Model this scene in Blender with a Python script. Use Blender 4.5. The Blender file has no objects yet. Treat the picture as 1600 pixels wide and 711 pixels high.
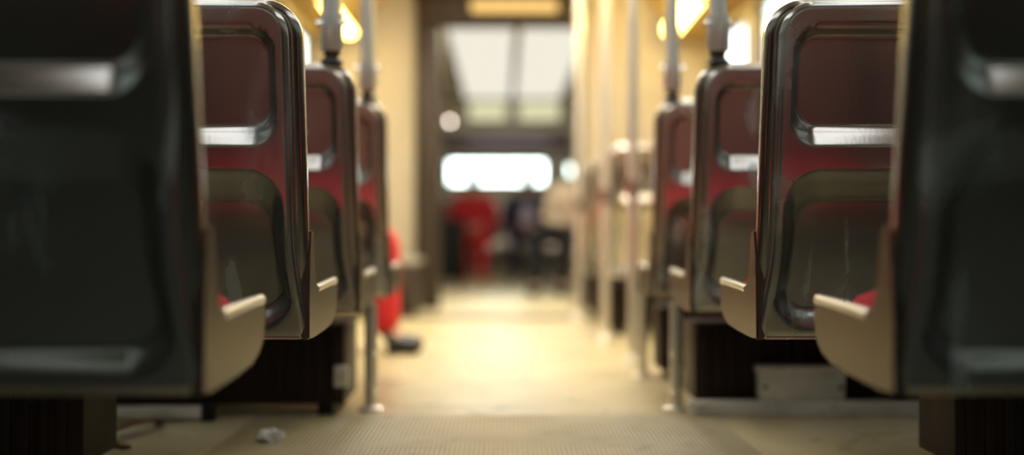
import bpy, bmesh, math, random
from mathutils import Vector, Matrix, noise
random.seed(7)
SC = bpy.context.scene
COL = SC.collection
PI = math.pi

# ---------------------------------------------------------------- camera, world, exposure
F = 2100.0                                   # focal length in pixels of the 1600 px frame
CH = 0.457                                   # camera height above the floor
cd = bpy.data.cameras.new('camera'); cam = bpy.data.objects.new('camera', cd); COL.objects.link(cam)
cam.location = (0, 0, CH); cam.rotation_euler = (PI/2, 0, 0)
cd.sensor_width = 36; cd.lens = F/1600*36
cd.shift_x = 14/1600; cd.shift_y = 14.5/1600
cd.dof.use_dof = True; cd.dof.focus_distance = 2.34; cd.dof.aperture_fstop = 1.1
cd.clip_start = 0.02
SC.camera = cam

SC.view_settings.view_transform = 'Standard'; SC.view_settings.look = 'None'
SC.view_settings.gamma = 1.0; SC.view_settings.use_curve_mapping = False
SC.view_settings.exposure = 0.0

COVE_E, COVE_C = 22.0, (1.0, .69, .17)
NEAR_E, NEAR_C = 2.4, (.96, 1.0, 1.0)
CEIL_E, CEIL_C = 15.5, (1.0, .93, .78)
FAR_E, FAR_C = .9, (1.0, .95, .80)
SKY_E, GLOW_E = .30, 10.0

w = bpy.data.worlds.new('world'); SC.world = w; w.use_nodes = True
nt = w.node_tree; nt.nodes.clear()
out = nt.nodes.new('ShaderNodeOutputWorld'); bg = nt.nodes.new('ShaderNodeBackground')
tc = nt.nodes.new('ShaderNodeTexCoord'); dot = nt.nodes.new('ShaderNodeVectorMath'); dot.operation = 'DOT_PRODUCT'
dot.inputs[1].default_value = Vector((0.0, 1.0, 0.10)).normalized()
mr = nt.nodes.new('ShaderNodeMapRange'); mr.interpolation_type = 'SMOOTHSTEP'
mr.inputs['From Min'].default_value = .96; mr.inputs['From Max'].default_value = .999
mr.inputs['To Min'].default_value = SKY_E; mr.inputs['To Max'].default_value = GLOW_E
nt.links.new(tc.outputs['Generated'], dot.inputs[0]); nt.links.new(dot.outputs['Value'], mr.inputs['Value'])
nt.links.new(mr.outputs['Result'], bg.inputs['Strength'])
bg.inputs['Color'].default_value = (.90, 1.0, .98, 1)
nt.links.new(bg.outputs[0], out.inputs[0])

# ---------------------------------------------------------------- materials
def mat(name, col, rough=.5, metal=0.0, spec=.5, noise_amt=0.0, scale=8.0, stretch=(1, 1, 1), bump=0.0, col2=None, rough_var=0.0, emit=None, coat=0.0):
    m = bpy.data.materials.new(name); m.use_nodes = True
    n = m.node_tree.nodes; l = m.node_tree.links
    p = n['Principled BSDF']
    p.inputs['Base Color'].default_value = (*col, 1); p.inputs['Roughness'].default_value = rough
    p.inputs['Metallic'].default_value = metal; p.inputs['Specular IOR Level'].default_value = spec
    p.inputs['Coat Weight'].default_value = coat
    if emit:
        p.inputs['Emission Color'].default_value = (*emit[0], 1); p.inputs['Emission Strength'].default_value = emit[1]
    if noise_amt or rough_var or bump:
        t = n.new('ShaderNodeTexCoord'); mp = n.new('ShaderNodeMapping'); mp.inputs['Scale'].default_value = stretch
        nz = n.new('ShaderNodeTexNoise'); nz.inputs['Scale'].default_value = scale; nz.inputs['Detail'].default_value = 6
        l.new(t.outputs['Object'], mp.inputs[0]); l.new(mp.outputs[0], nz.inputs['Vector'])
        if noise_amt:
            r = n.new('ShaderNodeMapRange'); r.inputs['From Min'].default_value = .35; r.inputs['From Max'].default_value = .7
            r.inputs['To Max'].default_value = noise_amt
            mx = n.new('ShaderNodeMix'); mx.data_type = 'RGBA'
            mx.inputs[6].default_value = (*col, 1); mx.inputs[7].default_value = (*(col2 or tuple(c*.5 for c in col)), 1)
            l.new(nz.outputs['Fac'], r.inputs['Value']); l.new(r.outputs[0], mx.inputs[0]); l.new(mx.outputs[2], p.inputs['Base Color'])
        if rough_var:
            r = n.new('ShaderNodeMapRange'); r.inputs['From Min'].default_value = .3; r.inputs['From Max'].default_value = .7
            r.inputs['To Min'].default_value = rough - rough_var; r.inputs['To Max'].default_value = rough + rough_var
            l.new(nz.outputs['Fac'], r.inputs['Value']); l.new(r.outputs[0], p.inputs['Roughness'])
        if bump:
            b = n.new('ShaderNodeBump'); b.inputs['Strength'].default_value = bump; b.inputs['Distance'].default_value = .002
            l.new(nz.outputs['Fac'], b.inputs['Height']); l.new(b.outputs[0], p.inputs['Normal'])
    return m

def glass_mat(name='window_glass', tint=(.93, .97, .95)):
    m = bpy.data.materials.new(name); m.use_nodes = True
    n = m.node_tree.nodes; l = m.node_tree.links; n.clear()
    o = n.new('ShaderNodeOutputMaterial'); mx = n.new('ShaderNodeMixShader'); tr = n.new('ShaderNodeBsdfTransparent')
    gl = n.new('ShaderNodeBsdfGlossy'); fr = n.new('ShaderNodeFresnel'); fr.inputs['IOR'].default_value = 1.45
    tr.inputs['Color'].default_value = (*tint, 1); gl.inputs['Roughness'].default_value = .02
    ge = n.new('ShaderNodeNewGeometry'); inv = n.new('ShaderNodeMath'); inv.operation = 'SUBTRACT'; inv.inputs[0].default_value = 1
    mu = n.new('ShaderNodeMath'); mu.operation = 'MULTIPLY'
    l.new(ge.outputs['Backfacing'], inv.inputs[1]); l.new(fr.outputs[0], mu.inputs[0]); l.new(inv.outputs[0], mu.inputs[1])
    l.new(mu.outputs[0], mx.inputs[0]); l.new(tr.outputs[0], mx.inputs[1]); l.new(gl.outputs[0], mx.inputs[2]); l.new(mx.outputs[0], o.inputs[0])
    return m

def emit_mat(name, col, e):
    m = bpy.data.materials.new(name); m.use_nodes = True
    n = m.node_tree.nodes; l = m.node_tree.links; n.clear()
    o = n.new('ShaderNodeOutputMaterial'); em = n.new('ShaderNodeEmission')
    em.inputs[0].default_value = (*col, 1); em.inputs[1].default_value = e; l.new(em.outputs[0], o.inputs[0])
    return m

def floor_mat(name, ribs):
    m = bpy.data.materials.new(name); m.use_nodes = True
    n = m.node_tree.nodes; l = m.node_tree.links; p = n['Principled BSDF']
    t = n.new('ShaderNodeTexCoord')
    a = n.new('ShaderNodeTexNoise'); a.inputs['Scale'].default_value = 2.6; a.inputs['Detail'].default_value = 7; a.inputs['Roughness'].default_value = .62
    b = n.new('ShaderNodeTexNoise'); b.inputs['Scale'].default_value = 9; b.inputs['Detail'].default_value = 8; b.inputs['Distortion'].default_value = 1.2
    l.new(t.outputs['Object'], a.inputs['Vector']); l.new(t.outputs['Object'], b.inputs['Vector'])
    r1 = n.new('ShaderNodeValToRGB'); r1.color_ramp.elements[0].position = .35; r1.color_ramp.elements[1].position = .68
    k = .90 if ribs else 1.0
    r1.color_ramp.elements[0].color = (.72*k, .63*k, .39*k, 1); r1.color_ramp.elements[1].color = (.50*k, .42*k, .23*k, 1)
    r2 = n.new('ShaderNodeMapRange'); r2.inputs['From Min'].default_value = .60; r2.inputs['From Max'].default_value = .74
    r2.inputs['To Max'].default_value = .55 if ribs else .9
    mx = n.new('ShaderNodeMix'); mx.data_type = 'RGBA'; mx.inputs[7].default_value = (.10, .075, .04, 1)
    l.new(a.outputs['Fac'], r1.inputs[0]); l.new(r1.outputs[0], mx.inputs[6])
    l.new(b.outputs['Fac'], r2.inputs['Value']); l.new(r2.outputs[0], mx.inputs[0])
    last = mx.outputs[2]
    if ribs:
        wv = n.new('ShaderNodeTexWave'); wv.wave_type = 'BANDS'; wv.bands_direction = 'X'
        wv.inputs['Scale'].default_value = 2*PI/(.0105*20); wv.inputs['Distortion'].default_value = 0
        l.new(t.outputs['Object'], wv.inputs['Vector'])
        bp = n.new('ShaderNodeBump'); bp.inputs['Strength'].default_value = .9; bp.inputs['Distance'].default_value = .002
        l.new(wv.outputs['Fac'], bp.inputs['Height']); l.new(bp.outputs[0], p.inputs['Normal'])
        m2 = n.new('ShaderNodeMix'); m2.data_type = 'RGBA'; m2.blend_type = 'MULTIPLY'; m2.inputs[0].default_value = .45
        l.new(last, m2.inputs[6]); l.new(wv.outputs['Color'], m2.inputs[7]); last = m2.outputs[2]
    l.new(last, p.inputs['Base Color'])
    p.inputs['Roughness'].default_value = .34
    return m

M = {}
def steel_mat():
    m = bpy.data.materials.new('brushed_stainless_steel'); m.use_nodes = True
    n = m.node_tree.nodes; l = m.node_tree.links; p = n['Principled BSDF']; p.inputs['Metallic'].default_value = .86
    t = n.new('ShaderNodeTexCoord'); oi = n.new('ShaderNodeObjectInfo'); ad = n.new('ShaderNodeVectorMath')
    l.new(t.outputs['Object'], ad.inputs[0]); l.new(oi.outputs['Location'], ad.inputs[1])
    def nz(scale, st, det, dist=0.0):
        mp = n.new('ShaderNodeMapping'); mp.inputs['Scale'].default_value = st; l.new(ad.outputs[0], mp.inputs[0])
        q = n.new('ShaderNodeTexNoise'); q.inputs['Scale'].default_value = scale; q.inputs['Detail'].default_value = det; q.inputs['Distortion'].default_value = dist
        l.new(mp.outputs[0], q.inputs['Vector']); return q.outputs['Fac']
    def mrg(v, a, b, c, d):
        q = n.new('ShaderNodeMapRange'); q.interpolation_type = 'SMOOTHSTEP'
        for k, x in zip(('From Min', 'From Max', 'To Min', 'To Max'), (a, b, c, d)): q.inputs[k].default_value = x
        l.new(v, q.inputs['Value']); return q.outputs[0]
    smudge = mrg(nz(5.5, (1, 1, .7), 4, .4), .47, .80, 0, 1)
    drip = mrg(nz(16, (1, 1, .06), 3), .60, .70, 0, .7)
    mxm = n.new('ShaderNodeMath'); mxm.operation = 'MAXIMUM'; l.new(smudge, mxm.inputs[0]); l.new(drip, mxm.inputs[1])
    mx = n.new('ShaderNodeMix'); mx.data_type = 'RGBA'; mx.inputs[6].default_value = (.50, .47, .44, 1); mx.inputs[7].default_value = (.60, .66, .65, 1)
    l.new(mxm.outputs[0], mx.inputs[0]); l.new(mx.outputs[2], p.inputs['Base Color'])
    l.new(mrg(mxm.outputs[0], 0, 1, .17, .42), p.inputs['Roughness'])
    l.new(mrg(mxm.outputs[0], 0, 1, .88, .50), p.inputs['Metallic'])
    b = n.new('ShaderNodeBump'); b.inputs['Strength'].default_value = .12; b.inputs['Distance'].default_value = .0006
    l.new(nz(160, (1, 1, .25), 3), b.inputs['Height']); l.new(b.outputs[0], p.inputs['Normal'])
    return m
M['steel'] = steel_mat()
M['side'] = mat('worn_side_steel', (.135, .115, .092), .36, 1.0)
M['rim'] = mat('polished_stainless_steel', (.44, .41, .37), .2, 1.0)
M['pole'] = mat('pole_stainless_steel', (.86, .83, .76), .28, .55)
M['bolt'] = mat('bolt_steel', (.8, .79, .76), .12, 1.0)
M['dark_metal'] = mat('black_painted_metal', (.012, .011, .010), .55, 0, .3)
M['boot'] = mat('dark_rubber_boot', (.05, .04, .035), .5)
M['heater'] = mat('dark_brown_heater_enamel', (.022, .012, .009), .5, 0, .3)
M['alu'] = mat('dull_aluminium', (.80, .78, .72), .40, .15, noise_amt=.5, scale=14)
M['shaded_red'] = mat('shaded_red_moquette', (.26, .125, .12), .9, 0, .1, noise_amt=.35, scale=60, bump=.4)  # red moquette darkened; shade of the upright back cushions is in the colour
M['red'] = mat('red_moquette', (.72, .055, .085), .9, 0, .1, noise_amt=.35, scale=60, bump=.4)
M['cream'] = mat('cream_laminate', (.60, .55, .44), .5, noise_amt=.2, scale=3)
M['gold'] = mat('ochre_cove_panel', (.55, .38, .10), .45)
M['ceil'] = mat('warm_white_ceiling', (.70, .64, .48), .6)
M['lower'] = mat('grey_brown_wall_panel', (.40, .37, .32), .5, noise_amt=.3, scale=4)
M['reflected_dado'] = mat('added_dark_dado', (.060, .075, .066), .5, noise_amt=.4, scale=5)
M['reflected_dark_floor'] = mat('added_dark_reflection_floor', (.115, .135, .118), .6, noise_amt=.5, scale=3)
M['jamb'] = mat('dark_brown_portal_paint', (.035, .024, .016), .5)
M['frame'] = mat('window_frame_grey', (.30, .28, .27), .4, .6)
M['glass'] = glass_mat(); M['tinted'] = glass_mat('tinted_cream_glass', (.30, .28, .22))
M['cove'] = emit_mat('warm_fluorescent_diffuser', COVE_C, COVE_E)
M['ceil_lamp'] = emit_mat('white_fluorescent_diffuser', CEIL_C, CEIL_E)
M['cove_fill'] = emit_mat('added_cool_fill', NEAR_C, NEAR_E)
M['edge_highlight'] = emit_mat('added_highlight_strip', NEAR_C, 5.0)
M['hidden_fill'] = emit_mat('added_far_fill', CEIL_C, 30.0)
M['far_lamp'] = emit_mat('cream_fluorescent_diffuser', FAR_C, FAR_E)
M['portal_lamp'] = emit_mat('amber_diffuser', (1.0, .62, .20), 1.25)
M['marker'] = emit_mat('marker_bulb', (1.0, .85, .7), 14)
M['floor'] = floor_mat('worn_beige_floor', False)
M['mat'] = floor_mat('ribbed_beige_floor', True)
M['strip'] = mat('dark_floor_strip', (.10, .085, .06), .5)
M['street'] = mat('asphalt', (.10, .10, .10), .9, noise_amt=.5, scale=3)
M['purple'] = mat('mauve_grey_panel', (.20, .16, .19), .5)
M['paper'] = mat('white_tissue', (.85, .83, .78), .9)
M['strap'] = mat('brown_leather', (.16, .09, .035), .6)
M['skin'] = mat('skin', (.62, .38, .27), .55)
M['hair'] = mat('dark_hair', (.03, .02, .015), .6)
M['black_cloth'] = mat('black_cloth', (.014, .014, .016), .9, 0, .2)
M['navy_cloth'] = mat('navy_cloth', (.018, .018, .055), .9, 0, .2)
M['red_cloth'] = mat('red_cloth', (.72, .045, .055), .9, 0, .2)
M['lilac_cloth'] = mat('lilac_cloth', (.62, .54, .74), .9, 0, .2)
M['beige_cloth'] = mat('beige_cloth', (.55, .45, .34), .9, 0, .2)
M['shoe'] = mat('black_leather', (.015, .014, .013), .4)
M['white_cloth'] = mat('white_cotton', (.7, .7, .68), .9)
M['eye'] = mat('eye', (.02, .015, .01), .2)
M['case'] = mat('black_suitcase_shell', (.006, .006, .007), .6, 0, .2)

# ---------------------------------------------------------------- helpers
def new_obj(name, bm, m, parent=None, smooth=True, loc=None):
    me = bpy.data.meshes.new(name)
    bmesh.ops.recalc_face_normals(bm, faces=bm.faces)
    if smooth:
        for f in bm.faces: f.smooth = True
        for e in bm.edges:
            if len(e.link_faces) == 2 and e.calc_face_angle(0) > math.radians(38): e.smooth = False
    bm.to_mesh(me); bm.free()
    o = bpy.data.objects.new(name, me); COL.objects.link(o)
    if m: me.materials.append(m)
    if parent: o.parent = parent
    if loc: o.location = loc
    return o

def tag(o, label, cat, group=None):
    o['label'] = label; o['category'] = cat
    if group: o['group'] = group
    return o

def thing(name, label, cat, loc=(0, 0, 0), rz=0, group=None):
    o = bpy.data.objects.new(name, None); COL.objects.link(o); o.empty_display_size = .1
    o.location = loc; o.rotation_euler = (0, 0, rz)
    return tag(o, label, cat, group)

def struct(name, bm, m, parent=None, label=None):
    o = new_obj(name, bm, m, parent, smooth=True)
    if parent is None: o['kind'] = 'structure'
    return o

def box(bm, x0, x1, y0, y1, z0, z1, bevel=0.0, seg=2):
    r = bmesh.ops.create_cube(bm, size=1.0)
    vs = r['verts']
    for v in vs:
        v.co = Vector(((x0+x1)/2 + v.co.x*(x1-x0), (y0+y1)/2 + v.co.y*(y1-y0), (z0+z1)/2 + v.co.z*(z1-z0)))
    if bevel:
        es = list({e for v in vs for e in v.link_edges})
        bmesh.ops.bevel(bm, geom=es, offset=bevel, segments=seg, affect='EDGES', profile=.5)
    return bm

def nb(): return bmesh.new()

def tube(bm, pts, rad, n=20, caps=True):
    """sweep of circles along pts; rad a number or one per point"""
    pts = [Vector(p) for p in pts]
    if not hasattr(rad, '__len__'): rad = [rad]*len(pts)
    rings = []; up = None
    for i, p in enumerate(pts):
        a = pts[max(i-1, 0)]; b = pts[min(i+1, len(pts)-1)]
        d = (b-a).normalized() if (b-a).length > 1e-9 else Vector((0, 0, 1))
        if up is None:
            up = Vector((1, 0, 0)) if abs(d.x) < .9 else Vector((0, 1, 0))
        s = (up - d*up.dot(d)).normalized(); t = d.cross(s); up = s
        rings.append([bm.verts.new(p + (s*math.cos(k*2*PI/n) + t*math.sin(k*2*PI/n))*rad[i]) for k in range(n)])
    for r0, r1 in zip(rings, rings[1:]):
        for k in range(n):
            bm.faces.new((r0[k], r0[(k+1) % n], r1[(k+1) % n], r1[k]))
    if caps:
        bm.faces.new(rings[0][::-1]); bm.faces.new(rings[-1])
    return bm

def lathe(bm, prof, c=(0, 0, 0), n=28):
    """prof = (radius, z) list, closed with caps"""
    tube(bm, [(c[0], c[1], c[2]+z+i*1e-7) for i, (r, z) in enumerate(prof)], [max(r, 1e-4) for r, z in prof], n)
    return bm

def ball(bm, c, r, s=(1, 1, 1), u=16, v=10):
    q = bmesh.ops.create_uvsphere(bm, u_segments=u, v_segments=v, radius=1)
    for x in q['verts']: x.co = Vector((c[0]+x.co.x*r*s[0], c[1]+x.co.y*r*s[1], c[2]+x.co.z*r*s[2]))
    return bm

def prism_x(bm, poly, x0, x1, bevel=0.0):
    """polygon in (y, z) extruded along x"""
    a = [bm.verts.new((x0, y, z)) for y, z in poly]; b = [bm.verts.new((x1, y, z)) for y, z in poly]
    n = len(poly)
    f0 = bm.faces.new(a); f1 = bm.faces.new(b[::-1])
    for k in range(n): bm.faces.new((a[k], b[k], b[(k+1) % n], a[(k+1) % n]))
    if bevel:
        es = list(f0.edges) + list(f1.edges)
        bmesh.ops.bevel(bm, geom=es, offset=bevel, segments=2, affect='EDGES')
    return bm

def prism_y(bm, poly, y0, y1):
    a = [bm.verts.new((x, y0, z)) for x, z in poly]; b = [bm.verts.new((x, y1, z)) for x, z in poly]
    n = len(poly)
    bm.faces.new(a); bm.faces.new(b[::-1])
    for k in range(n): bm.faces.new((a[k], b[k], b[(k+1) % n], a[(k+1) % n]))
    return bm

def dup(root, loc, rz=0.0, label=None, group=None, skip=()):
    r = root.copy(); COL.objects.link(r); r.location = loc; r.rotation_euler = (0, 0, rz)
    if label: r['label'] = label
    if group: r['group'] = group
    for ch in list(root.children):
        if ch.name.split('.')[0] in skip: continue
        c = ch.copy(); COL.objects.link(c); c.parent = r
        for g in list(ch.children):
            d = g.copy(); COL.objects.link(d); d.parent = c
    return r

def sm(t):
    t = max(0.0, min(1.0, t)); return t*t*(3-2*t)

# ---------------------------------------------------------------- the setting: the tram body
XL, XR, Y0, Y1, ZC = -1.15, 1.30, -2.6, 15.3, 2.05
YB = 8.5                                                    # articulation bulkhead
bm = nb(); box(bm, XL, XR, Y0, Y1, -.08, 0); struct('floor', bm, M['floor'])
bm = nb(); box(bm, -.62, .54, 1.41, 3.43, .0002, .003); struct('floor_mat', bm, M['mat'])
bm = nb(); box(bm, XL+.012, XR-.012, Y0, 1.38, .0002, .003); struct('trim_5', bm, M['reflected_dark_floor'])  # unseen dark sheet added so the near seat backs reflect darker and greener
bm = nb(); box(bm, XL, XR, 7.48, 7.62, .0002, .012, .004); struct('trim_1', bm, M['strip'])
bm = nb(); box(bm, XL-.06, XR+.06, Y0, Y1, ZC, ZC+.06); struct('ceiling', bm, M['ceil'])
bm = nb(); box(bm, -30, 30, -20, 90, -.95, -.90); struct('street_ground', bm, M['street'])

def side_wall(name, x, s, spans):
    """side wall with window openings, each window its own object"""
    bm = nb(); a, b = sorted((x, x+s*.06))
    box(bm, a, b, Y0, Y1, -.08, .95); box(bm, a, b, Y0, Y1, 1.68, ZC)
    ys = [Y0] + [v for sp in spans for v in sp] + [Y1]
    for k in range(0, len(ys), 2): box(bm, a, b, ys[k], ys[k+1], .95, 1.68)
    struct(name, bm, M['lower'])
    bm = nb(); box(bm, *sorted((x-s*.010, x+s*.002)), Y0, Y1, 0, .90, .003); struct('added_dado_left' if s < 0 else 'added_dado_right', bm, M['reflected_dado'])  # dark panel added for the greenish dark tone mirrored in the seat backs
    bm = nb()                                               # cove above the windows
    pr = [(x, 1.70), (x-s*.24, 1.72), (x-s*.27, 1.80), (x-s*.46, ZC), (x, ZC)]
    prism_y(bm, pr, Y0, Y1); struct('trim_2' if s < 0 else 'trim_3', bm, M['gold'])
WN = [0]
def window(x, s, ya, yb, za=.95, zb=1.68):
    WN[0] += 1
    a, b = sorted((x-s*.008, x+s*.05)); t = .035
    bm = nb()
    box(bm, a, b, ya, ya+t, za, zb, .006); box(bm, a, b, yb-t, yb, za, zb, .006)
    box(bm, a, b, ya+t, yb-t, za, za+t, .006); box(bm, a, b, ya+t, yb-t, zb-t, zb, .006)
    o = struct('window_%d' % WN[0], bm, M['frame'])
    bm = nb(); box(bm, x+s*.025, x+s*.029, ya+t, yb-t, za+t, zb-t); new_obj('pane', bm, M['glass'], o, smooth=False)
spL = [(-2.3, -1.05), (-.9, .35), (.5, 1.75), (1.9, 3.15), (3.3, 4.55), (4.7, 5.95), (6.1, 8.2), (9.1, 10.9), (11.1, 12.9), (13.1, 14.9)]
spR = [(-2.3, -1.05), (-.9, .35), (.5, 1.75), (1.9, 3.15), (3.3, 4.55), (4.7, 5.6), (5.75, 6.95), (7.15, 8.15), (9.1, 10.9), (11.1, 12.9), (13.1, 14.9)]
side_wall('wall_left', XL, -1, spL); side_wall('wall_right', XR, 1, spR)
for a, b in spL: window(XL, -1, a, b)
for a, b in spR: window(XR, 1, a, b)

# pilaster beside the last left window
bm = nb(); box(bm, XL, XL+.035, 8.215, 8.36, 0, 1.70, .008); struct('trim_4', bm, M['frame'])

# rear end behind the camera and far end
def end_wall(name, y, t, holes):
    """holes: (x0,x1,z0,z1), not overlapping in z rows"""
    bm = nb(); y0, y1 = sorted((y, y+t))
    zs = sorted({-.08, ZC} | {h[2] for h in holes} | {h[3] for h in holes})
    for za, zb in zip(zs, zs[1:]):
        hs = sorted(h for h in holes if h[2] <= za and h[3] >= zb)
        x = XL
        for h in hs:
            if h[0] > x: box(bm, x, h[0], y0, y1, za, zb)
            x = h[1]
        if x < XR: box(bm, x, XR, y0, y1, za, zb)
    struct(name, bm, M['cream'])
    for h in holes:
        WN[0] += 1; q = .03; bm = nb(); f0, f1 = y0-.006, y1+.002
        box(bm, h[0], h[0]+q, f0, f1, h[2], h[3], .005); box(bm, h[1]-q, h[1], f0, f1, h[2], h[3], .005)
        box(bm, h[0]+q, h[1]-q, f0, f1, h[2], h[2]+q, .005); box(bm, h[0]+q, h[1]-q, f0, f1, h[3]-q, h[3], .005)
        o = struct('window_%d' % WN[0], bm, M['frame'])
        bm = nb(); box(bm, h[0]+q, h[1]-q, (y0+y1)/2-.002, (y0+y1)/2+.002, h[2]+q, h[3]-q); new_obj('pane', bm, M['tinted' if h[2] > 1.7 else 'glass'], o, smooth=False)
end_wall('wall_rear', Y0, -.06, [(-.75, .90, .95, 1.68)])
end_wall('wall_front', Y1, .06, [(-.64, .50, 1.04, 1.345), (.72, .85, 1.13, 1.37), (-.42, .07, 1.76, 2.02), (.15, .68, 1.76, 2.02)])

# articulation bulkhead: cream side panels, dark jambs and header
bm = nb(); box(bm, XL, -.55, YB, YB+.08, 0, ZC); box(bm, .51, XR, YB, YB+.08, 0, ZC); struct('wall_portal', bm, M['cream'])
bm = nb()
box(bm, -.555, -.40, YB-.05, YB+.13, 0, 1.80, .015); box(bm, .455, .515, YB-.03, YB+.11, 0, 1.80, .015)
box(bm, -.555, .515, YB-.05, YB+.13, 1.80, ZC, .01); struct('portal_frame', bm, M['jamb'])

# ---------------------------------------------------------------- lamps
def strip_lamp(name, x, y0, y1, z, m, label, group, wd=.045, s=1):
    t = thing(name, label, 'lamp', (x, (y0+y1)/2, z), 0, group)
    L = (y1-y0)/2
    bm = nb(); tube(bm, [(0, -L+.03, 0), (0, -L+.035, 0), (0, L-.035, 0), (0, L-.03, 0)], [wd*.6, wd, wd, wd*.6], 18); new_obj('diffuser', bm, m, t)
    for e in (-1, 1):
        bm = nb(); a, b = sorted((e*(L-.032), e*L)); box(bm, -wd*.95, wd*.95, a, b, -wd*.95, wd*.95+.03, .008); new_obj('end_cap', bm, M['frame'], t)
    return t
yy = [(4.6, 5.6), (5.8, 6.9), (7.1, 8.35)]
for k, (a, b) in enumerate(yy):
    for sx, xx in (('left', -.95), ('right', 1.04)):
        lab = ('warm yellow tube lamp above the %s windows, beside the portal bulkhead' % sx) if k == 2 else 'warm yellow tube lamp above the %s hand windows, nearer than the bulkhead' % sx
        strip_lamp('cove_lamp', xx, a, b, 1.742, M['cove'], lab, 'warm tube lamps above the %s windows' % sx)

def panel_lamp(name, x0, x1, y0, y1, m, label, group):
    t = thing(name, label, 'lamp', ((x0+x1)/2, (y0+y1)/2, ZC), 0, group)
    a, b = (x1-x0)/2, (y1-y0)/2
    bm = nb(); box(bm, -a, a, -b, b, -.045, -.006, .012); new_obj('diffuser', bm, m, t)
    bm = nb(); box(bm, -a-.02, a+.02, -b-.02, b+.02, -.016, 0, .004); new_obj('housing', bm, M['frame'], t)
    return t
for a, b in ((4.3, 5.8), (6.1, 7.5)):
    for sx, x0, x1 in (('left', -.60, -.28), ('right', .42, .74)):
        panel_lamp('ceiling_lamp', x0, x1, a, b, M['ceil_lamp'], 'white ceiling lamp above the %s seats of the near car' % sx, 'white ceiling lamps over the %s seats' % sx)
def fill_panel(s, x, y0, y1, label, group):
    """lit panel added for the lip reflections, set into the sloping face of the cove"""
    t = thing('cove_fill_panel', label, 'lamp', (x-s*.365, (y0+y1)/2, 1.925), 0, group)
    t.rotation_euler = (0, s*math.atan2(.25, .19), 0)
    h = (y1-y0)/2
    bm = nb(); box(bm, -.125, .125, -h+.012, h-.012, *sorted((-.030, -.004)), .006); new_obj('diffuser', bm, M['cove_fill'], t)
    bm = nb(); box(bm, -.145, .145, -h, h, -.012, .001, .004); new_obj('housing', bm, M['frame'], t)
for d in (.46, 1.30, 2.14, 2.98):  # unseen panels added so the lips of the seat backs reflect white
    for sx, s_, x in (('left', -1, XL), ('right', 1, XR)):
        fill_panel(s_, x, d, d+.82, 'added cool white fill panel in the cove over the nearest %s seats' % sx, 'added cool white cove fill panels over the nearest %s seats' % sx)
for a, b in ((1.6, 2.6), (2.8, 3.9)):  # unseen strips added to put highlights on the seat top edges
    for sx, x in (('left', -.55), ('right', .66)):
        panel_lamp('ceiling_lamp', x-.03, x+.03, a, b, M['edge_highlight'], 'added narrow white light strip over the nearest %s seats' % sx, 'added narrow white light strips over the nearest %s seats' % sx)
panel_lamp('ceiling_lamp', -.45, .45, 8.72, 9.5, M['hidden_fill'], 'unseen white light panel added behind the portal header for the far car', 'added light panel behind the header')  # unseen panel added to brighten the passengers and floor of the far car
for sx, x0, x1 in (('left', -.42, .08), ('right', .14, .64)):
    panel_lamp('ceiling_lamp', x0, x1, 10.2, 15.1, M['far_lamp'], 'long cream ceiling lamp beyond the portal, the %s one of the pair' % sx, 'cream ceiling lamps beyond the portal')
t = thing('portal_lamp', 'amber light bar across the dark header of the portal', 'lamp', (.07, YB-.05, 1.90))
bm = nb(); box(bm, -.27, .27, -.06, -.01, -.035, .035, .012); new_obj('diffuser', bm, M['portal_lamp'], t)
bm = nb(); box(bm, -.29, .29, -.02, 0, -.045, .045, .004); new_obj('backplate', bm, M['jamb'], t)

# mauve sign box over the far window
t = thing('sign_box', 'mauve grey box above the bright far end window', 'sign', (.05, Y1, 1.55))
bm = nb(); box(bm, -.72, .72, -.10, 0, -.10, .09, .015); new_obj('casing', bm, M['purple'], t)
bm = nb(); box(bm, -.45, .5, -.108, -.098, -.05, 0.0, .003); new_obj('strip', bm, M['lilac_cloth'], t)
t = thing('marker_lamp', 'small round white lamp at the far end, left of the window', 'lamp', (-.60, Y1-.10, 1.76))
bm = nb(); ball(bm, (0, -.02, 0), .022); new_obj('bulb', bm, M['marker'], t)
bm = nb(); tube(bm, [(0, .10, 0), (0, -.005, 0)], [.03, .03]); new_obj('socket', bm, M['frame'], t)

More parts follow.
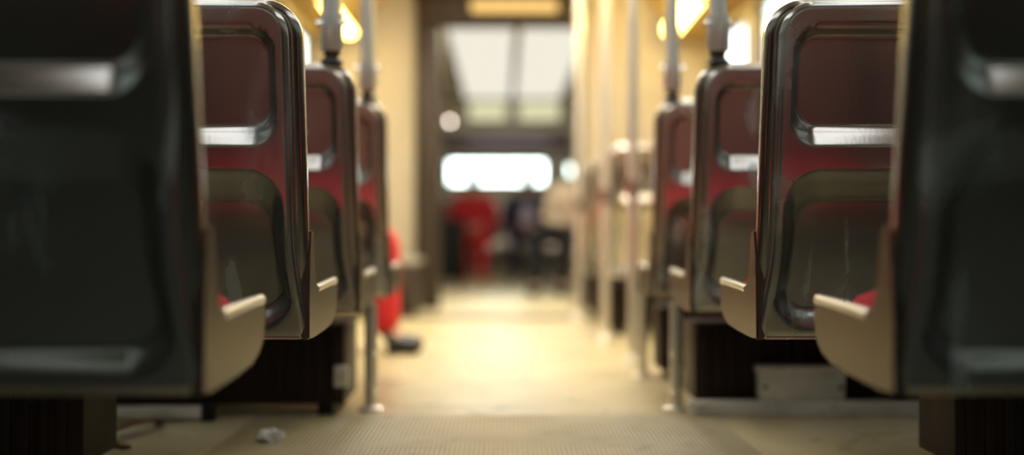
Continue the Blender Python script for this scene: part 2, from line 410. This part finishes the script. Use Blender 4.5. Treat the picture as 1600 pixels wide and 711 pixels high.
# ---------------------------------------------------------------- the steel seats
W, ZB, ZT, LEAN = .385, .272, .862, .11
def lean(z): return -LEAN*(z-ZB)/(ZT-ZB)
def sd(x, z, hw, z0, z1, r):
    qx = abs(x)-(hw-r); qz = abs(z-(z0+z1)/2)-((z1-z0)/2-r)
    return r-(math.hypot(max(qx, 0), max(qz, 0))+min(max(qx, qz), 0))
def plate_hw(z): return W/2-.020+.018*sm((.46-z)/.19)
def back_plate():
    rt, rb, R = .058, .018, .013
    zs = [ZB+rb*(1-math.cos(a*PI/2/6)) for a in range(7)]
    zs += [ZB+rb+(ZT-rt-ZB-rb)*k/120 for k in range(1, 120)]
    zs += [ZT-rt+rt*math.sin(a*PI/2/14) for a in range(15)]
    us = [math.sin(PI/2*(k/48)) for k in range(-48, 49)]
    bm = nb(); rows = []
    for z in zs:
        e = 0
        if z > ZT-rt: e = rt-math.sqrt(max(0, rt*rt-(z-ZT+rt)**2))
        if z < ZB+rb: e = rb-math.sqrt(max(0, rb*rb-(ZB+rb-z)**2))
        hw = plate_hw(z); row = []
        for u in us:
            x = (hw-e)*u
            y = lean(z)
            s = sd(x, z, hw, ZB, ZT, rt if z > .5 else rb)
            if s < R: s = max(s, 0); y += R-math.sqrt(max(0, R*R-(R-s)**2))
            a = sd(x, z, hw-.023, .616, .818, .048)
            if a > 0:
                wd = .016+.034*sm((.69-z)/.06)
                t = min(1, a/wd); g = sm((.69-z)/.05); k = .55; c = 2/(1+k)
                lin = c*t-(c*(t-k)**2/(2*(1-k)) if t > k else 0)
                y += .026*((1-g)*(1-(1-t)**2)+g*lin)
            b = sd(x, z, hw-.019, .286, .574, .064)
            if b > 0:
                wd = .024+.050*sm((z-.48)/.07)
                g = sm((.36-z)/.05); wd += .030*g
                t = min(1, b/wd); y += .017*((1-g)*(1-(1-t)**2)+g*sm(t))
            row.append(bm.verts.new((x, y, z)))
        rows.append(row)
    for r0, r1 in zip(rows, rows[1:]):
        for k in range(len(us)-1): bm.faces.new((r0[k], r0[k+1], r1[k+1], r1[k]))
    bd = [e for e in bm.edges if e.is_boundary]
    ex = bmesh.ops.extrude_edge_only(bm, edges=bd)
    for v in [g for g in ex['geom'] if isinstance(g, bmesh.types.BMVert)]: v.co.y += .020
    return bm
def rr_outline(hw, z0, z1, rt, rb, n=12):
    p = []
    for cx, cz, r, a0 in ((hw-rt, z1-rt, rt, 0), (-hw+rt, z1-rt, rt, PI/2), (-hw+rb, z0+rb, rb, PI), (hw-rb, z0+rb, rb, 1.5*PI)):
        for k in range(n+1): p.append((cx+r*math.cos(a0+k*PI/2/n), cz+r*math.sin(a0+k*PI/2/n)))
    return p
def slab(bm, hw, z0, z1, rt, rb, y0, y1, rnd, n=12, dome=0.0, hollow=0.0):
    loops = []; N = 5
    if hollow: loops += [(rnd+.008, y1-.010), (rnd+.004, y0)]
    for k in range(N+1):
        a = PI/2*k/N; loops.append((rnd*(1-math.sin(a)), y0+rnd*(1-math.cos(a))))
    for k in range(N+1):
        a = PI/2*(1-k/N); loops.append((rnd*(1-math.sin(a)), y1-rnd*(1-math.cos(a))))
    rings = []
    for ins, y in loops:
        rings.append([bm.verts.new((x, y+lean(z), z)) for x, z in rr_outline(hw-ins, z0+ins, z1-ins, max(rt-ins, .002), max(rb-ins, .002), n)])
    for r0, r1 in zip(rings, rings[1:]):
        m = len(r0)
        for k in range(m): bm.faces.new((r0[k], r0[(k+1) % m], r1[(k+1) % m], r1[k]))
    bm.faces.new(rings[0][::-1]); f = bm.faces.new(rings[-1])
    if dome:
        q = bmesh.ops.inset_region(bm, faces=[f], thickness=.03)
        for v in f.verts: v.co.y += dome
    return bm
def front_shell():                           # the front half of the back with its rolled rim
    return slab(nb(), W/2, .335, ZT+.008, .066, .02, .026, .074, .016, hollow=1)
def pan_mesh():
    bm = nb()
    prism_x(bm, [(.0, .276), (.30, .280), (.36, .290), (.395, .308), (.398, .335), (.05, .345), (.012, .345)], -W/2+.012, W/2-.012, .004)
    box(bm, -W/2+.012, W/2-.012, .384, .400, .31, .362, .006)
    return bm
def side_mesh(s):
    bm = nb()
    poly = [(-.004, .272), (.06, .2725), (.20, .276), (.30, .281), (.355, .289), (.385, .302), (.398, .320), (.401, .345), (.401, .362),
            (.30, .3605), (.20, .358), (.118, .3555), (.098, .361), (.085, .374), (.074, .395), (.066, .42), (.060, .45), (.052, .47),
            (.022, .47), (.006, .42), (.004, .36), (.002, .31)]
    a, b = sorted((s*(W/2-.012), s*(W/2+.003)))
    prism_x(bm, poly, a, b, .0035)
    return bm
def lip_mesh(s):
    bm = nb()
    tube(bm, [(s*(W/2-.004), .122, .3585), (s*(W/2-.004), .20, .361), (s*(W/2-.004), .30, .3635), (s*(W/2-.004), .398, .365)], .0085, 12)
    return bm
def cushion_mesh():
    bm = nb(); nx, ny = 22, 22; hw = W/2-.032; y0, y1 = .085, .380
    top = [[bm.verts.new((hw*(2*i/nx-1), y0+(y1-y0)*j/ny,
            .352+.040*(max(0, 1-abs(2*i/nx-1)**4.0)*max(0, 1-abs(2*j/ny-1)**5.0))**.45)) for i in range(nx+1)] for j in range(ny+1)]
    for j in range(ny):
        for i in range(nx): bm.faces.new((top[j][i], top[j][i+1], top[j+1][i+1], top[j+1][i]))
    ex = bmesh.ops.extrude_edge_only(bm, edges=[e for e in bm.edges if e.is_boundary])
    vs = [g for g in ex['geom'] if isinstance(g, bmesh.types.BMVert)]
    for v in vs: v.co.z = .338
    return bm
def leg_mesh(s):
    bm = nb(); x = s*(W+.005+.002)
    tube(bm, [(x, .28, .006), (x, .28, .282)], .0165, 20)
    lathe(bm, [(.034, 0), (.034, .006), (.020, .012), (.0165, .014)], (x, .28, 0), 24)
    return bm
GAP = .010
def make_seat(label, group, loc):
    """bench of two steel buckets, facing +y; origin on the floor under the bottom edge of the back plates, at mid width"""
    t = thing('tram_seat', label, 'seat', loc, 0, group)
    me = {}
    for s in (-1, 1):
        off = s*(W+GAP)/2
        for nm, fn, m in (('back_plate', back_plate, 'steel'), ('back_shell', front_shell, 'rim'), ('seat_pan', pan_mesh, 'rim'),
                          ('seat_cushion', cushion_mesh, 'red'), ('back_cushion', lambda: slab(nb(), W/2-.03, .40, .82, .045, .04, .068, .105, .012, dome=.03), 'shaded_red')):
            if nm not in me:
                o = new_obj(nm, fn(), M[m], t); me[nm] = o.data
            else:
                o = bpy.data.objects.new(nm, me[nm]); COL.objects.link(o); o.parent = t
            o.location = (off, 0, 0)
        for q in (-1, 1):
            if ('s', q) not in me:
                o = new_obj('side_panel', side_mesh(q), M['side'], t); me[('s', q)] = o.data
                lp = new_obj('rolled_lip', lip_mesh(q), M['pole'], o); me[('l', q)] = lp.data
            else:
                o = bpy.data.objects.new('side_panel', me[('s', q)]); COL.objects.link(o); o.parent = t
                lp = bpy.data.objects.new('rolled_lip', me[('l', q)]); COL.objects.link(lp); lp.parent = o
            o.location = (off, 0, 0)
    bm = nb(); box(bm, -W+.03, W-.03, .20, .26, .258, .282, .004); new_obj('support_beam', bm, M['dark_metal'], t)
    return t
def add_leg(seat, s):
    o = new_obj('leg', leg_mesh(s), M['pole'], seat)
    for k, (dx, z) in enumerate(((.017, .15), (.017, .05))):
        bm = nb(); x = s*(W+.005+.002)
        tube(bm, [(x+s*.012, .266-.012, z), (x+s*.012, .266-.02, z)], [.006, .004], 10)
        new_obj('bolt', bm, M['bolt'], o)
    return o
CXL, CXR = -.35-W-GAP/2, .457+W+GAP/2
ROWS = [1.56, 2.41, 3.26, 4.11]
NL = ['nearest the camera on the left, partly out of frame',
      'second on the left, sharp, without a pole',
      'third on the left, with pole and one aisle leg',
      'fourth and smallest on the left, beside the red trousered passenger']
NR = ['nearest the camera on the right, smeared and dark',
      'second on the right, sharp, without a pole',
      'third on the right, above the silver box and rail',
      'fourth on the right, ending at the free standing poles']
s0 = None
seats = {}
for side, cx, nn in (('L', CXL, NL), ('R', CXR, NR)):
    for k, d in enumerate(ROWS):
        lab = 'steel backed double seat ' + nn[k]
        grp = 'steel seats left of the aisle' if side == 'L' else 'steel seats right of the aisle'
        if s0 is None: s = s0 = make_seat(lab, grp, (cx, d, 0))
        else: s = dup(s0, (cx, d, 0), 0, lab, grp)
        seats[side, k] = s
far_r = ['fifth on the right, behind the free standing poles', 'sixth on the right, behind the fifth', 'last on the right before the portal']
for k, d in enumerate((6.1, 6.95, 7.72)):
    dup(s0, (CXR, d, 0), 0, 'blurred steel backed double seat ' + far_r[k], 'steel seats right of the aisle')
for cx, sd_ in ((CXL, 'left'), (CXR, 'right')):             # the row behind the camera, seen in the reflections of the first backs
    dup(s0, (cx, -.95, 0), 0, 'steel double seat with red cushions behind the camera on the %s' % sd_, 'steel seats behind the camera')
dup(s0, (-1.035, 5.42, 0), -PI/2, 'steel double seat against the left wall, under the red trousered passenger', 'steel seats facing the aisle')
dup(s0, (CXR, 11.25, 0), PI, 'steel double seat beyond the portal, under the person in beige', 'steel seats beyond the portal')
dup(s0, (-.395, 15.05, 0), PI, 'steel double seat at the far end under the person in red', 'steel seats at the far end')
dup(s0, (.405, 15.05, 0), PI, 'steel double seat at the far end to the right of the red coat', 'steel seats at the far end')
add_leg(seats['L', 2], 1); add_leg(seats['R', 2], -1); add_leg(seats['R', 3], -1)

# ---------------------------------------------------------------- grab poles
def seat_pole(x, y, label):
    t = thing('grab_pole', label, 'pole', (x, y, ZT+.006), 0, 'grab poles on the seat backs')
    bm = nb(); tube(bm, [(0, 0, .09), (0, 0, ZC-ZT-.006)], .0205, 24); new_obj('tube', bm, M['pole'], t)
    bm = nb(); lathe(bm, [(.020, .118), (.0275, .116), (.0275, .035), (.024, .03)], (0, 0, 0)); c = new_obj('collar', bm, M['pole'], t)
    for s in (-1, 1):
        bm = nb(); tube(bm, [(s*.022, -.012, .095), (s*.036, -.014, .095)], [.0075, .006], 12); new_obj('bolt', bm, M['bolt'], c)
    bm = nb(); lathe(bm, [(.030, 0), (.029, .004), (.017, .016), (.022, .036)], (0, 0, 0)); new_obj('boot', bm, M['boot'], t)
    return t
seat_pole(-.408, 3.20, 'steel grab pole rising from the third seat on the left')
seat_pole(-.408, 4.05, 'steel grab pole rising from the fourth seat on the left')
seat_pole(.512, 3.20, 'steel grab pole rising from the third seat on the right')
seat_pole(.510, 4.05, 'steel grab pole rising from the fourth seat on the right')
def floor_pole(x, y, label, r=.0195):
    t = thing('grab_pole', label, 'pole', (x, y, .003), 0, 'floor to ceiling grab poles')
    bm = nb(); tube(bm, [(0, 0, .01), (0, 0, ZC-.003)], r, 24); new_obj('tube', bm, M['pole'], t)
    bm = nb(); lathe(bm, [(.042, 0), (.042, .006), (.03, .012), (r+.003, .03), (r, .032)], (0, 0, 0)); new_obj('flange', bm, M['pole'], t)
    bm = nb(); lathe(bm, [(r+.007, .60), (r+.007, .66)], (0, 0, 0)); new_obj('clamp', bm, M['bolt'], t)
    return t
floor_pole(.466, 4.82, 'steel pole from floor to ceiling just past the fourth right seat')
floor_pole(.445, 5.85, 'steel pole from floor to ceiling before the fifth right seat')
floor_pole(.42, 7.45, 'steel pole from floor to ceiling before the right portal jamb')

# ---------------------------------------------------------------- under the seats
def heater(x0, x1, y0, y1, label):
    t = thing('heater_box', label, 'heater', ((x0+x1)/2, (y0+y1)/2, 0), 0, 'heaters under the seats')
    a, b = (x1-x0)/2, (y1-y0)/2
    bm = nb(); box(bm, -a, a, -b, b, .03, .232, .006); new_obj('casing', bm, M['heater'], t)
    bm = nb(); n = int(2*a/.035)
    for k in range(n):
        x = -a+.02+k*.035; box(bm, x, x+.02, -b-.008, -b+.004, .05, .215, .003)
    new_obj('ribs', bm, M['heater'], t)
    for e in (-1, 1):
        bm = nb(); box(bm, e*(a-.05)-.02, e*(a-.05)+.02, -b+.02, b-.02, 0, .034, .003); new_obj('foot', bm, M['dark_metal'], t)
    return t
heater(-1.13, -.405, 3.42, 3.72, 'black heater box under the third left seat')
heater(.50, 1.27, 7.15, 7.4, 'dark heater box under the sixth right seat')
heater(.50, 1.27, 7.92, 8.17, 'dark heater box under the last right seat before the portal')
heater(.50, 1.27, 3.50, 3.74, 'dark brown ribbed heater box under the third right seat')
heater(-1.13, -.78, 2.50, 2.72, 'added black box darkening the floor under the window side of the second left seat')  # no heater here: dark box added where the floor lies in shade
heater(.84, 1.27, 2.50, 2.72, 'added black box darkening the floor under the window side of the second right seat')  # likewise a dark box added for the shaded right corner
heater(.50, 1.27, 6.3, 6.6, 'dark heater box under the fifth right seat')
heater(.50, 1.27, 4.3, 4.5, 'dark heater box under the fourth right seat')
t = thing('floor_rail', 'silver floor rail in front of the dark heater under the third right seat', 'rail', (.88, 3.43, 0))
bm = nb(); box(bm, -.405, .405, -.022, .022, 0, .040, .006); new_obj('bar', bm, M['alu'], t)
for x in (-.38, -.215, -.04, .2):
    bm = nb(); tube(bm, [(x, -.020, .024), (x, -.028, .024)], [.009, .006], 12); new_obj('bolt', bm, M['bolt'], t)
t = thing('junction_box', 'silver metal box sitting on the right floor rail', 'box', (.762, 3.43, .040))
bm = nb(); box(bm, -.108, .108, -.02, .05, 0, .083, .006); new_obj('body', bm, M['alu'], t)
bm = nb(); box(bm, -.112, .112, -.024, .054, .066, .087, .005); new_obj('lid', bm, M['alu'], t)
for x in (-.096, .096):
    bm = nb(); tube(bm, [(x, -.018, .035), (x, -.026, .035)], [.006, .005], 10); new_obj('screw', bm, M['dark_metal'], t)
t = thing('floor_rail', 'silver floor rail under the left seats, beside the black heater box', 'rail', (-.94, 3.34, 0))
bm = nb(); box(bm, -.18, .20, -.02, .02, .006, .036, .006); new_obj('bar', bm, M['alu'], t)
bm = nb(); box(bm, .195, .225, -.024, .024, 0, .045, .004); new_obj('foot', bm, M['dark_metal'], t)
t = thing('switch_plate', 'small grey plate beside the leg of the third left seat', 'plate', (-.41, 3.41, .075))
bm = nb(); box(bm, -.018, .018, -.012, .008, 0, .055, .004); new_obj('plate', bm, M['alu'], t)
bm = nb(); tube(bm, [(0, -.010, .028), (0, -.018, .028)], [.008, .005], 12); new_obj('bolt', bm, M['bolt'], t)
t = thing('partition_box', 'low dark cabinet on the floor left of the portal', 'cabinet', (-.74, 7.95, 0))
bm = nb(); box(bm, -.33, .24, -.28, .45, 0, .30, .02); new_obj('body', bm, M['jamb'], t)
bm = nb(); box(bm, -.34, .25, -.29, .46, .30, .325, .008); new_obj('top', bm, M['lower'], t)

# ---------------------------------------------------------------- people
def skin_obj(name, verts, edges, m, parent, sub=2):
    """verts: name -> (pos, rx, ry); grown with a Skin modifier"""
    me = bpy.data.meshes.new(name); bm = bmesh.new(); ly = bm.verts.layers.skin.verify(); vs = {}
    for i, (k, (p, r, q)) in enumerate(verts.items()):
        v = bm.verts.new(p); v[ly].radius = (r, q); v[ly].use_root = (i == 0); vs[k] = v
    for a, b in edges: bm.edges.new((vs[a], vs[b]))
    bm.to_mesh(me); bm.free()
    o = bpy.data.objects.new(name, me); COL.objects.link(o); o.parent = parent; me.materials.append(m)
    sk = o.modifiers.new('skin', 'SKIN'); sk.use_smooth_shade = True; sk.branch_smoothing = .3
    ss = o.modifiers.new('sub', 'SUBSURF'); ss.levels = sub; ss.render_levels = sub
    return o

def person(label, loc, rz, coat, trousers, shoe, bend=.15, scale=1.0, spread=.10, knee_out=0.0, foot_fwd=.0, hands='lap', inner=None, head_down=.3, twist=0):
    """seated figure facing -y; origin on the floor below the hips"""
    t = thing('person', label, 'person', loc, rz); t.scale = (scale,)*3
    def up(p):                                              # bend the trunk forward about the hips
        y, z = p[1], p[2]-.50; c, s = math.cos(bend), math.sin(bend)
        return Vector((p[0], y*c-z*s, .50+y*s+z*c))
    J = {'pelvis': ((0, 0, .49)), 'belly': up((0, .0, .64)), 'chest': up((0, -.01, .82)), 'neck0': up((0, 0, .96))}
    nk = J['neck0']; hd = head_down+bend*.5
    def hp(y, z, x=0): c, s = math.cos(hd), math.sin(hd); return nk+Vector((x, y*c-z*s, y*s+z*c))
    V = {'pelvis': (Vector(J['pelvis']), .145, .115), 'belly': (J['belly'], .135, .105), 'chest': (J['chest'], .155, .11), 'neck0': (nk, .065, .06),
         'neck1': (hp(-.01, .07), .052, .055), 'jaw': (hp(-.03, .12), .062, .075), 'face': (hp(-.025, .18), .075, .092), 'skull': (hp(-.01, .24), .070, .085), 'crown': (hp(0, .275), .045, .055)}
    E = [('pelvis', 'belly'), ('belly', 'chest'), ('chest', 'neck0'), ('neck0', 'neck1'), ('neck1', 'jaw'), ('jaw', 'face'), ('face', 'skull'), ('skull', 'crown')]
    V['nose'] = (hp(-.125, .175), .012, .014); E.append(('face', 'nose'))
    LG, AR = {}, {}
    for s, n in ((-1, 'l'), (1, 'r')):
        hip = Vector((s*.09, -.02, .48)); kn = Vector((s*(spread+.02)+knee_out, -.44, .50)); an = Vector((s*spread+knee_out*1.2, -.42-foot_fwd, .09)); toe = an+Vector((s*.03, -.15, -.055))
        LG[n] = (hip, kn, an, toe)
        V['hip'+n] = (hip, .085, .085); V['thigh'+n] = (hip.lerp(kn, .5), .078, .078); V['knee'+n] = (kn, .058, .06); V['calf'+n] = (kn.lerp(an, .35)+Vector((0, .015, 0)), .054, .056); V['ankle'+n] = (an, .034, .038); V['toe'+n] = (toe+Vector((0, .03, 0)), .026, .016)
        E += [('pelvis', 'hip'+n), ('hip'+n, 'thigh'+n), ('thigh'+n, 'knee'+n), ('knee'+n, 'calf'+n), ('calf'+n, 'ankle'+n), ('ankle'+n, 'toe'+n)]
        sh = up((s*.185, .0, .93)); el = up((s*.25, -.06, .66)); wr = Vector((s*(.07), -.30, .60))
        if (el-wr).length > .27: wr = el+(wr-el).normalized()*.26
        AR[n] = (sh, el, wr)
        V['sh'+n] = (sh, .062, .062); V['el'+n] = (el, .043, .043); V['wr'+n] = (wr, .027, .024)
        d = (wr-el).normalized(); lat = Vector((1, 0, 0)); lat = (lat-d*lat.dot(d)).normalized()
        pm = wr+d*.06; V['palm'+n] = (pm, .036, .017)
        E += [('chest', 'sh'+n), ('sh'+n, 'el'+n), ('el'+n, 'wr'+n), ('wr'+n, 'palm'+n)]
        dn = Vector((0, -.2, -1)).normalized()
        for k, L in enumerate((.062, .072, .068, .052)):
            b = pm+lat*(.027-.018*k)*s*-1+d*.035; m_ = b+d*L*.5+dn*.012; e_ = m_+d*L*.35+dn*.026
            V['f%s%da' % (n, k)] = (b, .0095, .0095); V['f%s%db' % (n, k)] = (m_, .0085, .0085); V['f%s%dc' % (n, k)] = (e_, .007, .007)
            E += [('palm'+n, 'f%s%da' % (n, k)), ('f%s%da' % (n, k), 'f%s%db' % (n, k)), ('f%s%db' % (n, k), 'f%s%dc' % (n, k))]
        tb = wr+d*.03-lat*s*.034; te = tb+d*.045-lat*s*.018+dn*.01
        V['t%sa' % n] = (tb, .012, .011); V['t%sb' % n] = (te, .009, .009)
        E += [('wr'+n, 't%sa' % n), ('t%sa' % n, 't%sb' % n)]
    skin_obj('body', V, E, M['skin'], t)
    # coat: trunk and sleeves
    C = {'chest': (J['chest'], .175, .135), 'belly': (J['belly'], .160, .132), 'hem': (Vector((0, -.02, .50)), .175, .140), 'collar': (up((0, 0, .955)), .085, .085)}
    CE = [('chest', 'belly'), ('belly', 'hem'), ('chest', 'collar')]
    for s, n in ((-1, 'l'), (1, 'r')):
        sh, el, wr = AR[n]
        C['sh'+n] = (sh, .082, .080); C['el'+n] = (el, .062, .062); C['cf'+n] = (el.lerp(wr, .92), .044, .044)
        CE += [('chest', 'sh'+n), ('sh'+n, 'el'+n), ('el'+n, 'cf'+n)]
    skin_obj('coat', C, CE, coat, t)
    T = {'waist': (Vector((0, 0, .50)), .150, .125)}; TE = []
    for s, n in ((-1, 'l'), (1, 'r')):
        hip, kn, an, toe = LG[n]
        T['hip'+n] = (hip, .10, .10); T['th'+n] = (hip.lerp(kn, .5), .092, .092); T['kn'+n] = (kn, .074, .076); T['cl'+n] = (kn.lerp(an, .4)+Vector((0, .012, 0)), .068, .07); T['cu'+n] = (an+Vector((0, 0, -.02)), .064, .068)
        TE += [('waist', 'hip'+n), ('hip'+n, 'th'+n), ('th'+n, 'kn'+n), ('kn'+n, 'cl'+n), ('cl'+n, 'cu'+n)]
        S = {'heel': (an+Vector((0, .03, -.045)), .056, .050), 'mid': (an+Vector((s*.01, -.06, -.05)), .058, .046), 'tip': (an+Vector((s*.03, -.165, -.060)), .050, .034), 'cuff': (an+Vector((0, .01, .015)), .056, .060)}
        skin_obj('shoe', S, [('heel', 'mid'), ('mid', 'tip'), ('heel', 'cuff')], shoe, t)
        bm = nb(); ball(bm, hp(-.098, .195, s*.032), .011); new_obj('eye', bm, M['eye'], t)
    skin_obj('trousers', T, TE, trousers, t)
    if inner:
        I = {'a': (up((0, -.13, .93)), .075, .04), 'b': (up((0, -.165, .78)), .095, .045), 'c': (up((-.02, -.165, .62)), .07, .04)}
        skin_obj('scarf', I, [('a', 'b'), ('b', 'c')], inner, t)
    bm = nb()
    ball(bm, (0, 0, 0), .1, (.93, 1.05, .78), 20, 14)
    for v in bm.verts:
        q = v.co.copy(); 
        if q.y < -.03 and q.z < .02: q.y = -.03
        q += Vector((random.uniform(-.003, .003),)*3)
        v.co = hp(q.y+.008, q.z+.245, q.x)
    new_obj('hair', bm, M['hair'], t)
    return t

person('seated passenger in red trousers and black shoes facing the aisle on the left', (-.86, 5.32, 0), PI/2, M['red_cloth'], M['red_cloth'], M['shoe'], bend=-.05, foot_fwd=.02, scale=.90, spread=.06)
person('blurred person in a red coat and red trousers seated at the far end', (-.32, 14.78, 0), 0, M['red_cloth'], M['red_cloth'], M['red_cloth'], bend=.38, scale=.96)
person('blurred person in navy with a lilac scarf seated at the far end', (.27, 14.78, 0), 0, M['navy_cloth'], M['navy_cloth'], M['shoe'], bend=.38, scale=.96, inner=M['lilac_cloth'], knee_out=-.05)
person('blurred person in a beige coat and black trousers beyond the portal on the right', (.60, 11.0, 0), 0, M['beige_cloth'], M['black_cloth'], M['shoe'], bend=.5, scale=.96, knee_out=-.22)

# ---------------------------------------------------------------- loose things
t = thing('suitcase', 'black suitcase standing on the floor beyond the portal, left of the red coat', 'suitcase', (-.56, 12.6, 0))
bm = nb(); box(bm, -.21, .21, -.13, .13, .05, .62, .045, 4); new_obj('shell', bm, M['case'], t)
bm = nb(); tube(bm, [(-.08, .1, .60), (-.08, .1, .66), (-.06, .1, .68), (.06, .1, .68), (.08, .1, .66), (.08, .1, .60)], .010, 10); new_obj('handle', bm, M['shoe'], t)
for x in (-.16, .16):
    for y in (-.09, .09):
        bm = nb(); tube(bm, [(x-.014, y, .026), (x+.014, y, .026)], .026, 16); box(bm, x-.02, x+.02, y-.015, y+.015, .036, .06, .003); new_obj('wheel', bm, M['shoe'], t)
bm = nb()
bmesh.ops.create_icosphere(bm, subdivisions=4, radius=1)
for v in bm.verts:
    n_ = noise.fractal(v.co*2.3+Vector((3, 1, 7)), .6, 2.2, 5); k = 1+.55*n_
    v.co = Vector((v.co.x*.026*k, v.co.y*.020*k, max(-.0, v.co.z*.016*k+.010)))
o = new_obj('crumpled_tissue', bm, M['paper'], smooth=False, loc=(-.515, 2.98, .003)); tag(o, 'crumpled white tissue lying on the ribbed floor near the left seats', 'tissue')
bm = nb(); pts = []
for k in range(26):
    a = k/25; pts.append((-.86+.035*math.sin(a*7)+.03*a, 3.28-.45*a+.05*math.cos(a*6), .006+.05*math.sin(a*PI)**2*(1-a)))
prev = None
for k, p in enumerate(pts):
    d = Vector(pts[min(k+1, 25)])-Vector(pts[max(k-1, 0)]); s = Vector((d.y, -d.x, 0)).normalized()*.011
    ring = [bm.verts.new(Vector(p)+s+Vector((0, 0, -.003))), bm.verts.new(Vector(p)+s+Vector((0, 0, .003))), bm.verts.new(Vector(p)-s+Vector((0, 0, .003))), bm.verts.new(Vector(p)-s+Vector((0, 0, -.003)))]
    if prev:
        for i in range(4): bm.faces.new((prev[i], prev[(i+1) % 4], ring[(i+1) % 4], ring[i]))
    else: bm.faces.new(ring)
    prev = ring
bm.faces.new(prev[::-1])
tag(new_obj('leather_strap', bm, M['strap']), 'brown strap lying on the dark floor under the nearest left seat', 'strap')
